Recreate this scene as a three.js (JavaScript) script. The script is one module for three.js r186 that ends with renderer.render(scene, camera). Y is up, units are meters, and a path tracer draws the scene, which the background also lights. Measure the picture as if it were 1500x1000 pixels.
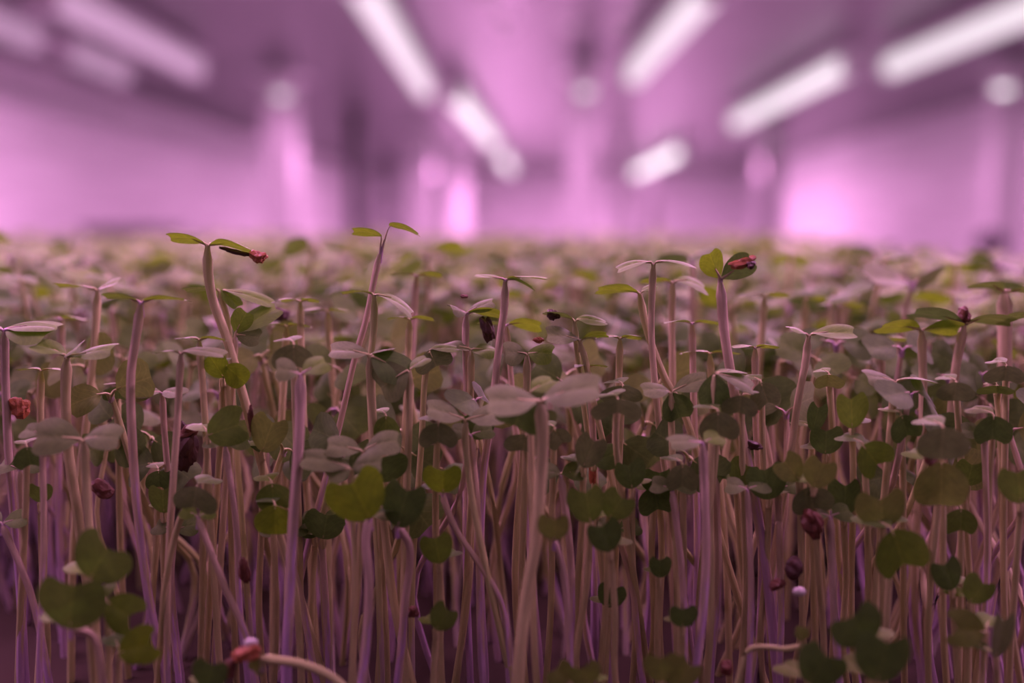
import * as THREE from 'three';
import { mergeGeometries } from 'three/addons/utils/BufferGeometryUtils.js';
import { RectAreaLightUniformsLib } from 'three/addons/lights/RectAreaLightUniformsLib.js';

// ------------------------------------------------------------------ camera, light, exposure
const F = 1472;                                   // focal length in pixels of the 1500 x 1000 frame
const HORIZON = 335, VANISH_X = 800;              // where the lamp rows run together in the photograph
const CAM = new THREE.Vector3(0, 0.125, 0);
const scene = new THREE.Scene();
scene.background = new THREE.Color(0x000000);
const camera = new THREE.PerspectiveCamera(2 * Math.atan(500 / F) * 180 / Math.PI, 1.5, 0.02, 40);
camera.position.copy(CAM);
camera.rotation.order = 'YXZ';
camera.rotation.y = Math.atan((VANISH_X - 750) / F);
camera.rotation.x = -Math.atan((500 - HORIZON) / F);
camera.focus = 0.176;
camera.userData.fStop = 5.9;
camera.updateMatrixWorld(true);
const renderer = new THREE.WebGLRenderer();
renderer.toneMapping = THREE.LinearToneMapping;
renderer.toneMappingExposure = 1.0;
renderer.shadowMap.enabled = true;
RectAreaLightUniformsLib.init();
const LAMP_COLOR = new THREE.Color().setRGB(1.0, 0.365, 0.84);   // pink grow light
const LAMP_POWER = 70.0;

const SOIL = 0.04;                                // top of the growing mat; the shelf deck is y = 0
const LAMP_Y = CAM.y + 0.42, CEIL = 0.61;

// ------------------------------------------------------------------ helpers
function rng(seed) { let a = seed >>> 0; return () => { a = (a + 0x6D2B79F5) | 0; let t = Math.imul(a ^ (a >>> 15), 1 | a); t = (t + Math.imul(t ^ (t >>> 7), 61 | t)) ^ t; return ((t ^ (t >>> 14)) >>> 0) / 4294967296; }; }
const V = (x, y, z) => new THREE.Vector3(x, y, z);
const rightAxis = V(1, 0, 0).applyQuaternion(camera.quaternion);
const upAxis = V(0, 1, 0).applyQuaternion(camera.quaternion);
const fwdAxis = V(0, 0, -1).applyQuaternion(camera.quaternion);
// a pixel of the photograph at a depth (metres along the view axis)
function at(px, py, depth) {
  return CAM.clone().addScaledVector(fwdAxis, depth).addScaledVector(rightAxis, (px - 750) / F * depth).addScaledVector(upAxis, (500 - py) / F * depth);
}
// a pixel's point on a level plane (lamps hang on one)
function onLevel(px, py, y) {
  const d = at(px, py, 1).sub(CAM);
  return CAM.clone().addScaledVector(d, (y - CAM.y) / d.y);
}
const names = new Map();
function numbered(n) { const k = names.get(n) || 0; names.set(n, k + 1); return k ? `${n}_${String(k).padStart(3, '0')}` : n; }
function shade(o) { o.traverse(m => { if (m.isMesh) { m.castShadow = true; m.receiveShadow = true; } }); return o; }
function tag(o, label, category, group, kind) {
  o.userData.label = label; if (category) o.userData.category = category;
  if (group) o.userData.group = group; if (kind) o.userData.kind = kind; return o;
}
function mesh(name, geo, mat, parent) { const m = new THREE.Mesh(geo, mat); m.name = name; m.castShadow = m.receiveShadow = true; parent.add(m); return m; }
function thing(name, label, category, group) { const g = new THREE.Group(); g.name = numbered(name); tag(g, label, category, group); scene.add(g); return g; }
function box(x0, x1, y0, y1, z0, z1) { const g = new THREE.BoxGeometry(x1 - x0, y1 - y0, z1 - z0); g.translate((x0 + x1) / 2, (y0 + y1) / 2, (z0 + z1) / 2); return g; }
function structure(name, geo, mat, label) { const m = mesh(name, geo, mat, scene); m.userData.kind = 'structure'; m.userData.label = label; return m; }

// value noise on a grid for textures
function noiseTex(size, fn, srgb) {
  const d = new Uint8Array(size * size * 4);
  for (let j = 0; j < size; j++) for (let i = 0; i < size; i++) {
    const c = fn(i / size, j / size); const k = (j * size + i) * 4;
    d[k] = Math.max(0, Math.min(255, c[0] * 255)); d[k + 1] = Math.max(0, Math.min(255, c[1] * 255)); d[k + 2] = Math.max(0, Math.min(255, c[2] * 255)); d[k + 3] = 255;
  }
  const t = new THREE.DataTexture(d, size, size); t.magFilter = THREE.LinearFilter; t.minFilter = THREE.LinearFilter;
  t.wrapS = t.wrapT = THREE.RepeatWrapping; if (srgb) t.colorSpace = THREE.SRGBColorSpace; t.needsUpdate = true; return t;
}
function valueNoise(seed, n) {
  const r = rng(seed), g = Array.from({ length: n * n }, r);
  return (u, v) => { const x = ((u % 1) + 1) % 1 * n, y = ((v % 1) + 1) % 1 * n, i = Math.floor(x), j = Math.floor(y), a = x - i, b = y - j, s = a * a * (3 - 2 * a), t = b * b * (3 - 2 * b);
    const q = (p, w) => g[(w % n) * n + (p % n)]; return (q(i, j) * (1 - s) + q(i + 1, j) * s) * (1 - t) + (q(i, j + 1) * (1 - s) + q(i + 1, j + 1) * s) * t; };
}
const n8 = valueNoise(1, 8), n24 = valueNoise(2, 24), n64 = valueNoise(3, 64);

// leaf blade: fine veins branching from the midrib and mottling of the green
const leafMap = noiseTex(256, (u, v) => {
  const x = Math.abs(u - 0.5) * 2, y = v, mid = Math.exp(-Math.pow(x / 0.035, 2));
  let vein = 0;
  for (let k = 0; k < 4; k++) { const y0 = 0.12 + k * 0.17, d = y - y0 - x * (0.5 - 0.05 * k) + 0.05 * Math.sin(x * 7 + k); vein = Math.max(vein, Math.exp(-Math.pow(d / 0.016, 2)) * (x < 0.9 ? 1 : 0)); }
  const m = 0.82 + 0.10 * (n8(u, v) - 0.5) + 0.05 * (n24(u, v) - 0.5) + 0.02 * (n64(u, v) - 0.5), a = 0.10 * mid + 0.05 * vein;
  return [m + a * 1.3, m + a, m + a * 1.2];
}, true);
// stem skin: lengthwise streaks; many stems carry violet pigment in ragged streaks from the foot up (v runs from foot to fork)
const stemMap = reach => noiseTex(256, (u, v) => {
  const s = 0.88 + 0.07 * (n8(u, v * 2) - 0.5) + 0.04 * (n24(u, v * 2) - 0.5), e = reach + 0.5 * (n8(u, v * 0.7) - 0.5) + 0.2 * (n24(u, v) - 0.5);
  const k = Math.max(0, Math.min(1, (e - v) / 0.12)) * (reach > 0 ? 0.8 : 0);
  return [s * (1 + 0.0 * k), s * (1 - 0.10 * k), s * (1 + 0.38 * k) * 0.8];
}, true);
const grain = noiseTex(256, (u, v) => { const m = 0.9 + 0.1 * (n24(u, v) - 0.5) + 0.08 * (n64(u, v) - 0.5); return [m, m, m]; }, true);

function leafMat(r, g, b, tr = 0.5, sheen = 0.12) {
  return new THREE.MeshPhysicalMaterial({ color: new THREE.Color().setRGB(r, g, b), map: leafMap, roughness: 0.7, transmission: tr, thickness: 0, side: THREE.DoubleSide, sheen, sheenRoughness: 0.5, sheenColor: new THREE.Color().setRGB(0.9, 0.9, 0.95), ior: 1.4, specularIntensity: 0.6 });
}
const LEAF = [leafMat(0.27, 0.49, 0.05), leafMat(0.23, 0.41, 0.06), leafMat(0.34, 0.60, 0.03, 0.6), leafMat(0.16, 0.31, 0.06, 0.4), leafMat(0.33, 0.47, 0.09), leafMat(0.26, 0.37, 0.12, 0.35, 0.6), leafMat(0.23, 0.39, 0.08, 0.45, 0.5), leafMat(0.18, 0.31, 0.08, 0.4, 0.5), leafMat(0.33, 0.46, 0.10, 0.5, 0.4)];
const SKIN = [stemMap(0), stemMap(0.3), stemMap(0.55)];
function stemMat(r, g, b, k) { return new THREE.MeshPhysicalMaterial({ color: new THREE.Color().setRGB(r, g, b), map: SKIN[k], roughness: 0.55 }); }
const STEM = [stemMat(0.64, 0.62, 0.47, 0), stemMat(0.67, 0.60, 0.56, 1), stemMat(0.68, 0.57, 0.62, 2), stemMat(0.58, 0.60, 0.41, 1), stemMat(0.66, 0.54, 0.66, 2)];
const HULL = [0, 1, 2].map(k => new THREE.MeshPhysicalMaterial({ color: new THREE.Color().setRGB(...[[0.17, 0.058, 0.03], [0.45, 0.15, 0.055], [0.07, 0.025, 0.016]][k]), roughness: 0.5, map: grain }));
const WHITE_SEED = new THREE.MeshPhysicalMaterial({ color: new THREE.Color().setRGB(0.8, 0.78, 0.75), roughness: 0.4, map: grain });

// ------------------------------------------------------------------ structure: one tier of a growing rack, closed round the bed and the aisle
const white = (c, rough = 0.5) => new THREE.MeshPhysicalMaterial({ color: new THREE.Color().setRGB(c, c, c), roughness: rough, map: grain });
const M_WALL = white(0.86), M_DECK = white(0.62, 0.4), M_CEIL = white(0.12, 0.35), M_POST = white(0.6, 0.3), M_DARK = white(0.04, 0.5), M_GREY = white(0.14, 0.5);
const X0 = -1.55, X1 = 1.65, Z0 = -8.6, Z1 = 0.9;
structure('floor', box(X0 - 0.05, X1 + 0.05, -0.04, 0, Z0 - 0.05, Z1 + 0.05), M_DECK, 'white plastic shelf deck under the tray');
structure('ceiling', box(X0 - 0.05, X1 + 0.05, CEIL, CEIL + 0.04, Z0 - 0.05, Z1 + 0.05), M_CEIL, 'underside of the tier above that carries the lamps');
structure('wall_left', box(X0 - 0.05, X0, 0, CEIL, Z0, Z1), M_WALL, 'white side panel lit pink');
structure('wall_right', box(X1, X1 + 0.05, 0, CEIL, Z0, Z1), M_WALL, 'white side panel lit pink');
structure('wall_back', box(X0 - 0.05, X1 + 0.05, 0, CEIL, Z0 - 0.05, Z0), M_WALL, 'white end panel lit pink');
structure('trim_1', box(X0, X0 + 0.06, 0.45, 0.485, Z0, Z1), M_WALL, 'white rail along the left side panel');
structure('wall_front', box(X0 - 0.05, X1 + 0.05, 0, CEIL, Z1, Z1 + 0.05), M_GREY, 'grey panel across the aisle');

// ------------------------------------------------------------------ grow lamps
function tubeGeo(len, r) { const g = new THREE.CylinderGeometry(r, r, len, 20, 1); g.rotateX(Math.PI / 2); return g; }
function lamp(a, b, power, glow, label, group) {
  const g = thing('grow_lamp', label, 'lamp', group);
  const d = b.clone().sub(a), len = d.length();
  g.position.copy(a).addScaledVector(d, 0.5); g.position.y = LAMP_Y;
  g.rotation.y = Math.atan2(d.x, d.z);
  const top = CEIL - LAMP_Y;
  mesh('housing', box(-0.032, 0.032, 0.022, 0.04, -len / 2, len / 2), M_POST, g);
  const gm = new THREE.MeshStandardMaterial({ color: new THREE.Color().setRGB(0.2, 0.2, 0.2), roughness: 0.4, emissive: new THREE.Color().setRGB(1.0, glow < 0.7 ? 0.62 : 0.97, glow < 0.7 ? 0.94 : 0.98), emissiveIntensity: glow * 0.6 });
  mesh('light_tube', tubeGeo(len - 0.04, 0.026), gm, g);
  for (const s of [-1, 1]) { mesh('end_cap', box(-0.028, 0.028, -0.028, 0.023, s * (len / 2 - 0.01) - 0.01, s * (len / 2 - 0.01) + 0.01), M_POST, g);
    mesh('hanger', box(-0.004, 0.004, 0.033, top, s * len * 0.35 - 0.004, s * len * 0.35 + 0.004), M_POST, g); }
  const l = new THREE.RectAreaLight(LAMP_COLOR, power, 0.03, len - 0.05);
  l.position.y = -0.029; l.rotation.x = -Math.PI / 2; g.add(l);
  shade(g); return g;
}
const LP = (x0, y0, x1, y1) => [onLevel(x0, y0, LAMP_Y), onLevel(x1, y1, LAMP_Y)];
const ROW = (label, g) => [label, g];
for (const [x0, y0, x1, y1, p, glow, label, grp] of [
  [1560, -5, 1303, 100, 0.9, 1.3, 'first bright tube lamp of the row along the right side panel'],
  [1250, 92, 1078, 180, 1.05, 1.6, 'second bright tube lamp of the row along the right side panel'],
  [1002, 220, 932, 254, 4.0, 3.2, 'third bright lamp of the row along the right side panel'],
  [1050, -24, 928, 112, 1, 1.2, 'single bright tube lamp hanging between the two lamp rows'],
  [515, -40, 622, 132, 1, 1.2, 'first wide bright tube lamp of the row with three white lamps behind the forked sprout'],
  [660, 136, 722, 210, 2.2, 1.9, 'second bright tube lamp of the row behind the forked sprout'],
  [728, 222, 748, 248, 6.0, 2.2, 'faint third lamp ending the row behind the forked sprout'],
  [60, -12, 288, 103, 0.9, 0.68, 'long dim pink tube lamp along the left side panel'],
  [-60, 14, 52, 60, 0.6, 0.5, 'dimmest pink tube lamp closest to the left side panel, first of two'],
  [84, 70, 182, 110, 0.7, 0.5, 'dimmest pink tube lamp closest to the left side panel, second of two'],
]) { const [a, b] = LP(x0, y0, x1, y1); lamp(a, b, p * LAMP_POWER, glow, label, grp); }
// the rows go on above the frame; aisle lamps are added fill light
for (const x of [-0.95, -0.3, 0.27, 0.88]) {
  lamp(V(x, 0, -1.55), V(x, 0, -0.1), LAMP_POWER * 1.3, 1.0, 'bright tube lamp of a row above the near bed', 'lamps above the near bed');
  lamp(V(x, 0, 0.0), V(x, 0, 0.75), LAMP_POWER * 0.08, 1.0, 'added unseen tube lamp above the aisle side, lighting the front stems', 'added lamps above the aisle side');
}

// short lamps before uprights: the right-end one seen, others added for bright post tops
for (const [px, py, p, glow, label] of [[412, 128, 0.4, 1.7, 'added short lamp brightening the top of the broad white upright'], [857, 122, 0.3, 1.7, 'added short lamp brightening the upright between the two lamp rows'], [1470, 118, 0.25, 3.2, 'short bright lamp seen end-on at the right end of the rack'], [1131, 196, 0.15, 1.0, 'added short lamp brightening the upright below the middle right lamp']]) {
  const c = onLevel(px, py, LAMP_Y), d = c.clone().setY(0).normalize().multiplyScalar(0.11);
  lamp(c.clone().sub(d), c.clone().add(d), p * LAMP_POWER, glow, label);
}
// small pink glowing discs on the ceiling
for (const [px, py] of [[740, 42], [720, 4], [908, 40], [832, 38]]) {
  const p = onLevel(px, py, CEIL - 0.012), g = thing('ceiling_glow_disc', 'small dim pink glowing disc on the ceiling panel', 'light', 'dim glowing discs on the ceiling panel');
  g.position.set(p.x, CEIL, p.z);
  const rg = new THREE.CylinderGeometry(0.022, 0.024, 0.006, 24); rg.translate(0, -0.003, 0); mesh('bezel', rg, M_POST, g);
  const lg = new THREE.SphereGeometry(0.017, 20, 10, 0, 2 * Math.PI, Math.PI / 2, Math.PI / 2); lg.translate(0, -0.006, 0);
  mesh('glow_dome', lg, new THREE.MeshStandardMaterial({ color: 0x404040, emissive: new THREE.Color().setRGB(0.60, 0.27, 0.50), emissiveIntensity: 1 }), g);
  const pl = new THREE.PointLight(LAMP_COLOR, 0.003); pl.position.y = -0.035; pl.castShadow = true; g.add(pl);
}

// ------------------------------------------------------------------ uprights and far things
function post(px, topY, wpx, dark, label, cat = 'post') {
  const p = onLevel(px, topY, CEIL), dist = -p.z, w = wpx / F * dist;
  const g = thing('rack_upright', label, cat);
  g.position.set(p.x, 0, p.z);
  mesh('column', box(-w / 2, w / 2, 0.006, CEIL - 0.006, -w / 2, w / 2), dark ? M_DARK : M_POST, g);
  mesh('foot_plate', box(-w * 0.9, w * 0.9, 0, 0.006, -w * 0.9, w * 0.9), dark ? M_DARK : M_POST, g);
  mesh('head_plate', box(-w * 0.9, w * 0.9, CEIL - 0.006, CEIL, -w * 0.9, w * 0.9), dark ? M_DARK : M_POST, g);
  return g;
}
post(411, 112, 44, false, 'broad white rack upright behind the left lamps');
post(519, 162, 18, true, 'dark grey rack upright behind the tall forked sprout');
post(617, 195, 36, false, 'pale rack upright right of the dark one');
post(672, 226, 22, false, 'narrow pale upright far behind the left lamp row');
post(853, 108, 34, false, 'white upright between the two lamp rows');
post(912, 195, 22, false, 'pale upright left of the farthest right lamp');
post(956, 236, 14, true, 'dark thin upright under the farthest right lamp');
post(1130, 190, 30, false, 'white upright below the middle right lamp');
post(1478, 104, 40, false, 'white upright at the right end of the rack');

{
  const m = mesh('added_dark_mat', box(X0 + 0.02, X1 - 0.02, 0.0002, 0.004, -0.112, Z1 - 0.02), M_DARK, scene); tag(m, 'unseen black mat added before the tray to cut bounce light', 'mat');  // unseen dark sheet added to keep deck bounce off the lower stems
}
{ // things on the deck behind the bed
  const c = thing('storage_crate', 'black plastic crate on the deck far behind the bed', 'crate'); c.position.set((190 - 800) / F * 2.6, 0, -2.6);
  mesh('crate_body', box(-0.1, 0.1, 0, 0.118, -0.07, 0.07), M_DARK, c); mesh('crate_lid', box(-0.105, 0.105, 0.118, 0.132, -0.075, 0.075), M_DARK, c);
  const d = thing('moisture_sensor', 'dark round sensor head on a thin stake behind the bed', 'sensor'); d.position.set((1438 - 800) / F * 1.3, 0, -1.3);
  const k = new THREE.CylinderGeometry(0.0022, 0.0022, 0.092, 10); k.translate(0, 0.046, 0); mesh('stake', k, M_DARK, d);
  const h = new THREE.SphereGeometry(0.021, 24, 16); h.scale(1, 0.8, 1); h.translate(0, 0.108, 0); mesh('sensor_head', h, M_DARK, d);
  const f = new THREE.CylinderGeometry(0.03, 0.032, 0.006, 24); f.translate(0, 0.003, 0); mesh('sensor_base', f, M_DARK, d);
}

// ------------------------------------------------------------------ the tray
{
  const g = thing('growing_tray', 'black plastic growing tray under the bed of sprouts', 'tray');
  const x0 = -0.75, x1 = 0.5, z0 = -1.12, z1 = -0.118, t = 0.004, h = 0.046;
  mesh('tray_base', box(x0, x1, 0.0005, 0.005, z0, z1), M_DARK, g);
  mesh('tray_wall', box(x0, x0 + t, 0.005, h, z0, z1), M_DARK, g); mesh('tray_wall', box(x1 - t, x1, 0.005, h, z0, z1), M_DARK, g);
  mesh('tray_wall', box(x0 + t, x1 - t, 0.005, h, z0, z0 + t), M_DARK, g); mesh('tray_wall', box(x0 + t, x1 - t, 0.005, h, z1 - t, z1), M_DARK, g);
  const soil = new THREE.MeshStandardMaterial({ color: new THREE.Color().setRGB(0.05, 0.03, 0.02), roughness: 1, map: grain });
  const pg = new THREE.PlaneGeometry(x1 - x0 - 2 * t, z1 - z0 - 2 * t, 120, 96); pg.rotateX(-Math.PI / 2);
  const pos = pg.attributes.position; for (let i = 0; i < pos.count; i++) pos.setY(i, 0.002 * (n64(pos.getX(i) * 3 + 9, pos.getZ(i) * 3 + 9) - 0.5));
  pg.computeVertexNormals(); pg.translate((x0 + x1) / 2, SOIL, (z0 + z1) / 2);
  const mt = mesh('growing_mat', mergeGeometries([pg.toNonIndexed(), box(x0 + t, x1 - t, 0.005, SOIL - 0.002, z0 + t, z1 - t).toNonIndexed()]), soil, g);
  mt.userData.label = 'dark moist growing mat';
}

// ------------------------------------------------------------------ sprouts
// blade of a seed leaf: rounded, notched at the tip; local y along the midrib, z out of the upper face
function blade(L, W, o = {}) {
  const { droop = 0.18, cup = 0.10, notch = 0.16, wave = 0.02, seed = 1, fold = 0.06 } = o, r = rng(seed * 7919 + 3);
  const ph = r() * 6.28, ph2 = r() * 6.28, as = (r() - 0.5) * 0.16, N = o.lo ? 14 : 26, R = o.lo ? 3 : 5;
  const pos = [], uv = [], idx = [];
  const put = (x, y) => {
    const a = y / L, b = x / (W / 2);
    const z = -droop * L * a * Math.abs(a) - cup * W * 0.5 * b * b + fold * W * 0.5 * Math.abs(b) - 0.02 * W * Math.exp(-Math.pow(b / 0.14, 2)) + wave * W * Math.sin(3.1 * a + ph) * Math.sin(2.4 * b + ph2);
    pos.push(x, y, z); uv.push(0.5 + b * 0.47, 0.05 + 0.9 * Math.max(0, a));
  };
  put(0, 0.45 * L);
  for (let k = 1; k <= R; k++) for (let i = 0; i < N; i++) {
    const t = i / N * 2 * Math.PI, s = Math.sin(t), c = Math.cos(t), q = k / R;
    let x = W / 2 * Math.sign(s) * Math.pow(Math.abs(s), 0.86) * (1 - 0.13 * c) / 1.05, y = L * (0.5 - 0.5 * c);
    const dn = Math.abs(t - Math.PI), db = Math.min(t, 2 * Math.PI - t);
    y -= notch * L * Math.exp(-Math.pow(dn / 0.38, 2));
    y -= (o.neck ?? 0.12) * L * Math.exp(-Math.pow(db / 0.26, 2));
    x *= 1 + as * Math.sign(s); 
    const w = 1 + 0.02 * Math.sin(5 * t + ph);
    put(x * q * w, 0.45 * L + (y - 0.45 * L) * q);
  }
  for (let i = 0; i < N; i++) {
    const j = (i + 1) % N; idx.push(0, 1 + i, 1 + j);
    for (let k = 1; k < R; k++) { const a = 1 + (k - 1) * N + i, b = 1 + (k - 1) * N + j, c = a + N, d = b + N; idx.push(a, c, b, b, c, d); }
  }
  const g = new THREE.BufferGeometry(); g.setAttribute('position', new THREE.Float32BufferAttribute(pos, 3)); g.setAttribute('uv', new THREE.Float32BufferAttribute(uv, 2)); g.setIndex(idx); g.computeVertexNormals(); return g;
}
// a round tapering tube along points
function tube(points, radius, segs = 16, sides = 8) {
  const curve = new THREE.CatmullRomCurve3(points, false, 'centripetal'), pos = [], uv = [], idx = []; let len = curve.getLength();
  for (let i = 0; i <= segs; i++) {
    const s = i / segs, p = curve.getPointAt(s), t = curve.getTangentAt(s);
    const a = Math.abs(t.y) > 0.9 ? V(1, 0, 0) : V(0, 1, 0), u = a.clone().cross(t).normalize(), w = t.clone().cross(u), r = radius(s);
    for (let j = 0; j <= sides; j++) { const q = j / sides * 2 * Math.PI; const v = p.clone().addScaledVector(u, Math.cos(q) * r).addScaledVector(w, Math.sin(q) * r); pos.push(v.x, v.y, v.z); uv.push(j / sides, s * 0.98 + 0.01); }
  }
  const n = sides + 1;
  for (let i = 0; i < segs; i++) for (let j = 0; j < sides; j++) { const a = i * n + j; idx.push(a, a + 1, a + n, a + 1, a + n + 1, a + n); }
  for (const e of [0, segs]) { const c = curve.getPointAt(e / segs), k = pos.length / 3; pos.push(c.x, c.y, c.z); uv.push(0.5, e ? 0.99 : 0.01); for (let j = 0; j < sides; j++) e ? idx.push(k, e * n + j, e * n + j + 1) : idx.push(k, j + 1, j); }
  const g = new THREE.BufferGeometry(); g.setAttribute('position', new THREE.Float32BufferAttribute(pos, 3)); g.setAttribute('uv', new THREE.Float32BufferAttribute(uv, 2)); g.setIndex(idx); g.computeVertexNormals(); return g;
}
function orient(geo, base, d, n) {                 // midrib d, upper face towards n
  const y = d.clone().normalize(), z = n.clone().addScaledVector(y, -n.dot(y)).normalize(), x = y.clone().cross(z);
  return geo.applyMatrix4(new THREE.Matrix4().makeBasis(x, y, z).setPosition(base));
}
// crumpled seed hull
function hullGeo(sx, sy, sz, seed) {
  const g = new THREE.IcosahedronGeometry(1, 3), r = rng(seed), p = g.attributes.position, k = [r() * 9, r() * 9, r() * 9];
  for (let i = 0; i < p.count; i++) { const x = p.getX(i), y = p.getY(i), z = p.getZ(i); const f = 1 + 0.22 * Math.sin(3.2 * x + k[0]) * Math.sin(2.7 * y + k[1]) + 0.14 * Math.sin(6.1 * y + 5 * z + k[2]) + 0.08 * Math.sin(11 * x - 7 * z + k[0]); p.setXYZ(i, x * f * sx, y * f * sy, z * f * sz); }
  g.computeVertexNormals(); return g;
}
const deg = Math.PI / 180;
// one traced sprout. top: pixel of the fork; z: depth in mm; stem: pixels below the fork; leaves: {a angle of the midrib in the picture, L, W pixels, t lean of the upper face towards the viewer, s lean sideways, q midrib out of the picture plane}
let heroSeed = 100;
function sprout({ top, z, stem = [], leaves, sw = 11, label, group, lm = 0, sm = 0, hull, back = 0.0 }) {
  const seed = heroSeed++, r = rng(seed), D = z / 1000, mpp = D / F;
  const g = thing('sprout', label, 'sprout', group);
  const fork = at(top[0], top[1], D);
  const pts = [fork], raw = stem.length ? stem : [[top[0] + (r() - 0.5) * 14, top[1] + 90]];
  raw.forEach(([x, y], i) => pts.push(at(x, y, D + back * (i + 1) / raw.length)));
  if (back && raw.length === 1) pts.splice(1, 0, at(top[0] + (raw[0][0] - top[0]) * 0.15, top[1] + (raw[0][1] - top[1]) * 0.15, D + back * 0.6));
  let a = pts[pts.length - 1], b = pts[pts.length - 2], dir = a.clone().sub(b).normalize();
  dir.y = Math.min(dir.y, -0.5); dir.x = Math.max(-0.28, Math.min(0.28, dir.x)); dir.z = Math.max(-0.1, Math.min(0.1, dir.z));
  if (a.y > SOIL + 0.004) { const k = (SOIL - 0.002 - a.y) / dir.y; if (k > 0.02) pts.push(a.clone().addScaledVector(dir, k * 0.5).add(V((r() - 0.5) * 0.002, 0, 0))); pts.push(a.clone().addScaledVector(dir, k).add(V((r() - 0.5) * 0.004, 0, 0))); }
  const base = pts[pts.length - 1].clone(), rad = sw * 0.44 * mpp;
  g.position.copy(base);
  const local = p => p.clone().sub(base);
  const geos = [tube(pts.map(local).reverse(), s => rad * (s > 0.985 ? 0.55 : s > 0.9 ? 1.0 + 0.16 * (s - 0.9) / 0.085 : 1.08 - 0.08 * s), 40, 9)];
  const blades = [];
  leaves.forEach((l, i) => {
    const { ang = 0, L = 45, W = 60, t = 0, s = 0, q = 0, m = lm, pet = 0.16, off } = l;
    const d = V(0, 0, 0).addScaledVector(rightAxis, Math.cos(ang * deg) * Math.cos(q * deg)).addScaledVector(V(0, 1, 0), Math.sin(ang * deg) * Math.cos(q * deg)).add(V(0, 0, Math.sin(q * deg)));
    const n = V(s, Math.cos(t * deg), Math.sin(t * deg));
    const b0 = off ? at(top[0] + off[0], top[1] + off[1], D - (off[2] || 0) / 1000) : fork.clone().addScaledVector(d, L * mpp * pet).add(V(0, 0.0006, 0));
    const leafGeo = orient(blade(L * mpp, W * mpp, { seed: seed * 3 + i, droop: l.droop ?? 0.2, cup: l.cup ?? 0.1, notch: l.notch ?? 0.16, fold: l.fold ?? 0.06, wave: l.wave ?? 0.03, neck: off ? 0.03 : 0.13 }), local(b0), d, n);
    blades.push([leafGeo, LEAF[m]]);
    const under = n.clone().addScaledVector(d, -n.dot(d)).normalize().multiplyScalar(-rad * 0.28);
    const bend = fork.clone().lerp(b0, off ? 0.45 : 0.25).add(V(0, rad * (off ? 0 : 0.35), 0));
    geos.push(tube([fork.clone().add(V(0, -rad * 3, 0)), bend, b0.clone().add(under), b0.clone().addScaledVector(d, L * mpp * (off ? 0.1 : 0.3)).addScaledVector(under, 0.6)].map(local), k => rad * (off ? 0.62 - 0.5 * k : 0.84 - 0.72 * Math.pow(k, 0.8)), 10, 7));
  });
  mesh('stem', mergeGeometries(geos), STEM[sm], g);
  for (const [b, m] of blades) mesh('seed_leaf', b, m, g);
  for (const h of hull ? [hull].flat() : []) {
    const hg = hullGeo(h.w / 2 * mpp, h.h / 2 * mpp, (h.d || Math.min(h.w, h.h)) / 2 * mpp, seed + 5); hg.rotateZ((h.rot || 0) * deg);
    const p = local(at(h.x, h.y, D - (h.near || 0) / 1000)); hg.translate(p.x, p.y, p.z);
    const hm = mesh('seed_hull', hg, HULL[h.m || 0], g); hm.userData.label = h.label || 'reddish brown crumpled seed hull';
  }
  return g;
}
const S = (top, z, leaves, stem, label, more = {}) => sprout({ top, z, leaves, stem, label, ...more });
const lf = (ang, L, W, t = 0, s = 0, q = 0, x = {}) => ({ ang, L, W, t, s, q, ...x });

// --- the sprouts that stand out, sharp or tall
S([304, 362], 177, [lf(158, 52, 60, -14, 0, 0, { droop: 0.3, m: 2 }), lf(6, 64, 62, -16, 0, 0, { droop: 0.42, m: 2 })], [[305, 400], [312, 440], [332, 495]], 'tall sprout with a dark husk and orange seed hull hanging from its leaf', { sw: 15, hull: [{ x: 346, y: 369, w: 50, h: 7, d: 6, rot: -13, m: 2, near: 1, label: 'thin dark husk' }, { x: 378, y: 376, w: 26, h: 17, rot: -8, m: 1, near: 1, label: 'orange seed hull' }] });
S([556, 372], 177, [lf(155, 46, 50, -14, 0, 0, { droop: 0.35, off: [3, -27] , m: 2 }), lf(8, 46, 50, -14, 0, 0, { droop: 0.55, off: [15, -42], m: 2 })], [[548, 410], [536, 470], [520, 525], [497, 625]], 'tallest sprout with a fork of two arching leaves before the dark upright', { sw: 10, sm: 2 });
S([548, 434], 172, [lf(168, 44, 52, -10, 0, 0, { droop: 0.3, m: 2 }), lf(-12, 58, 55, 8, 0, 0, { droop: 0.45 })], [[548, 480], [542, 540], [545, 640]], 'slanting sprout with drooping leaves below the tall forked one', { sw: 11, sm: 3 });
S([740, 412], 175, [lf(172, 42, 54, 2, 0, 0, { droop: 0.06 }), lf(7, 58, 62, -3, 0, 0, { droop: 0.18, m: 2 }), lf(-4, 44, 30, -22, 0, 20, { droop: 0.35, m: 2 })], [[739, 450], [733, 490], [722, 590], [708, 700], [704, 850], [711, 1000]], 'long-stemmed sprout with flat leaves and a bare stem down to the mat', { sw: 12, sm: 2 });
S([957, 388], 175, [lf(178, 50, 56, 6, 0, 0, { droop: 0.35 }), lf(6, 55, 60, 4, 0, 0, { droop: 0.30 })], [[955, 430], [954, 490], [961, 580], [968, 645]], 'tall straight sprout with purple-topped arching leaves like a tee', { sw: 11, sm: 1 });
S([938, 432], 179, [lf(168, 60, 60, -18, 0, 0, { droop: 0.25, m: 2 }), lf(30, 24, 34, 10, 0, 0)], [[942, 460], [953, 500], [975, 556], [1000, 600]], 'leaning sprout with one long green leaf beside the tee-shaped one', { sw: 12 });
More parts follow.
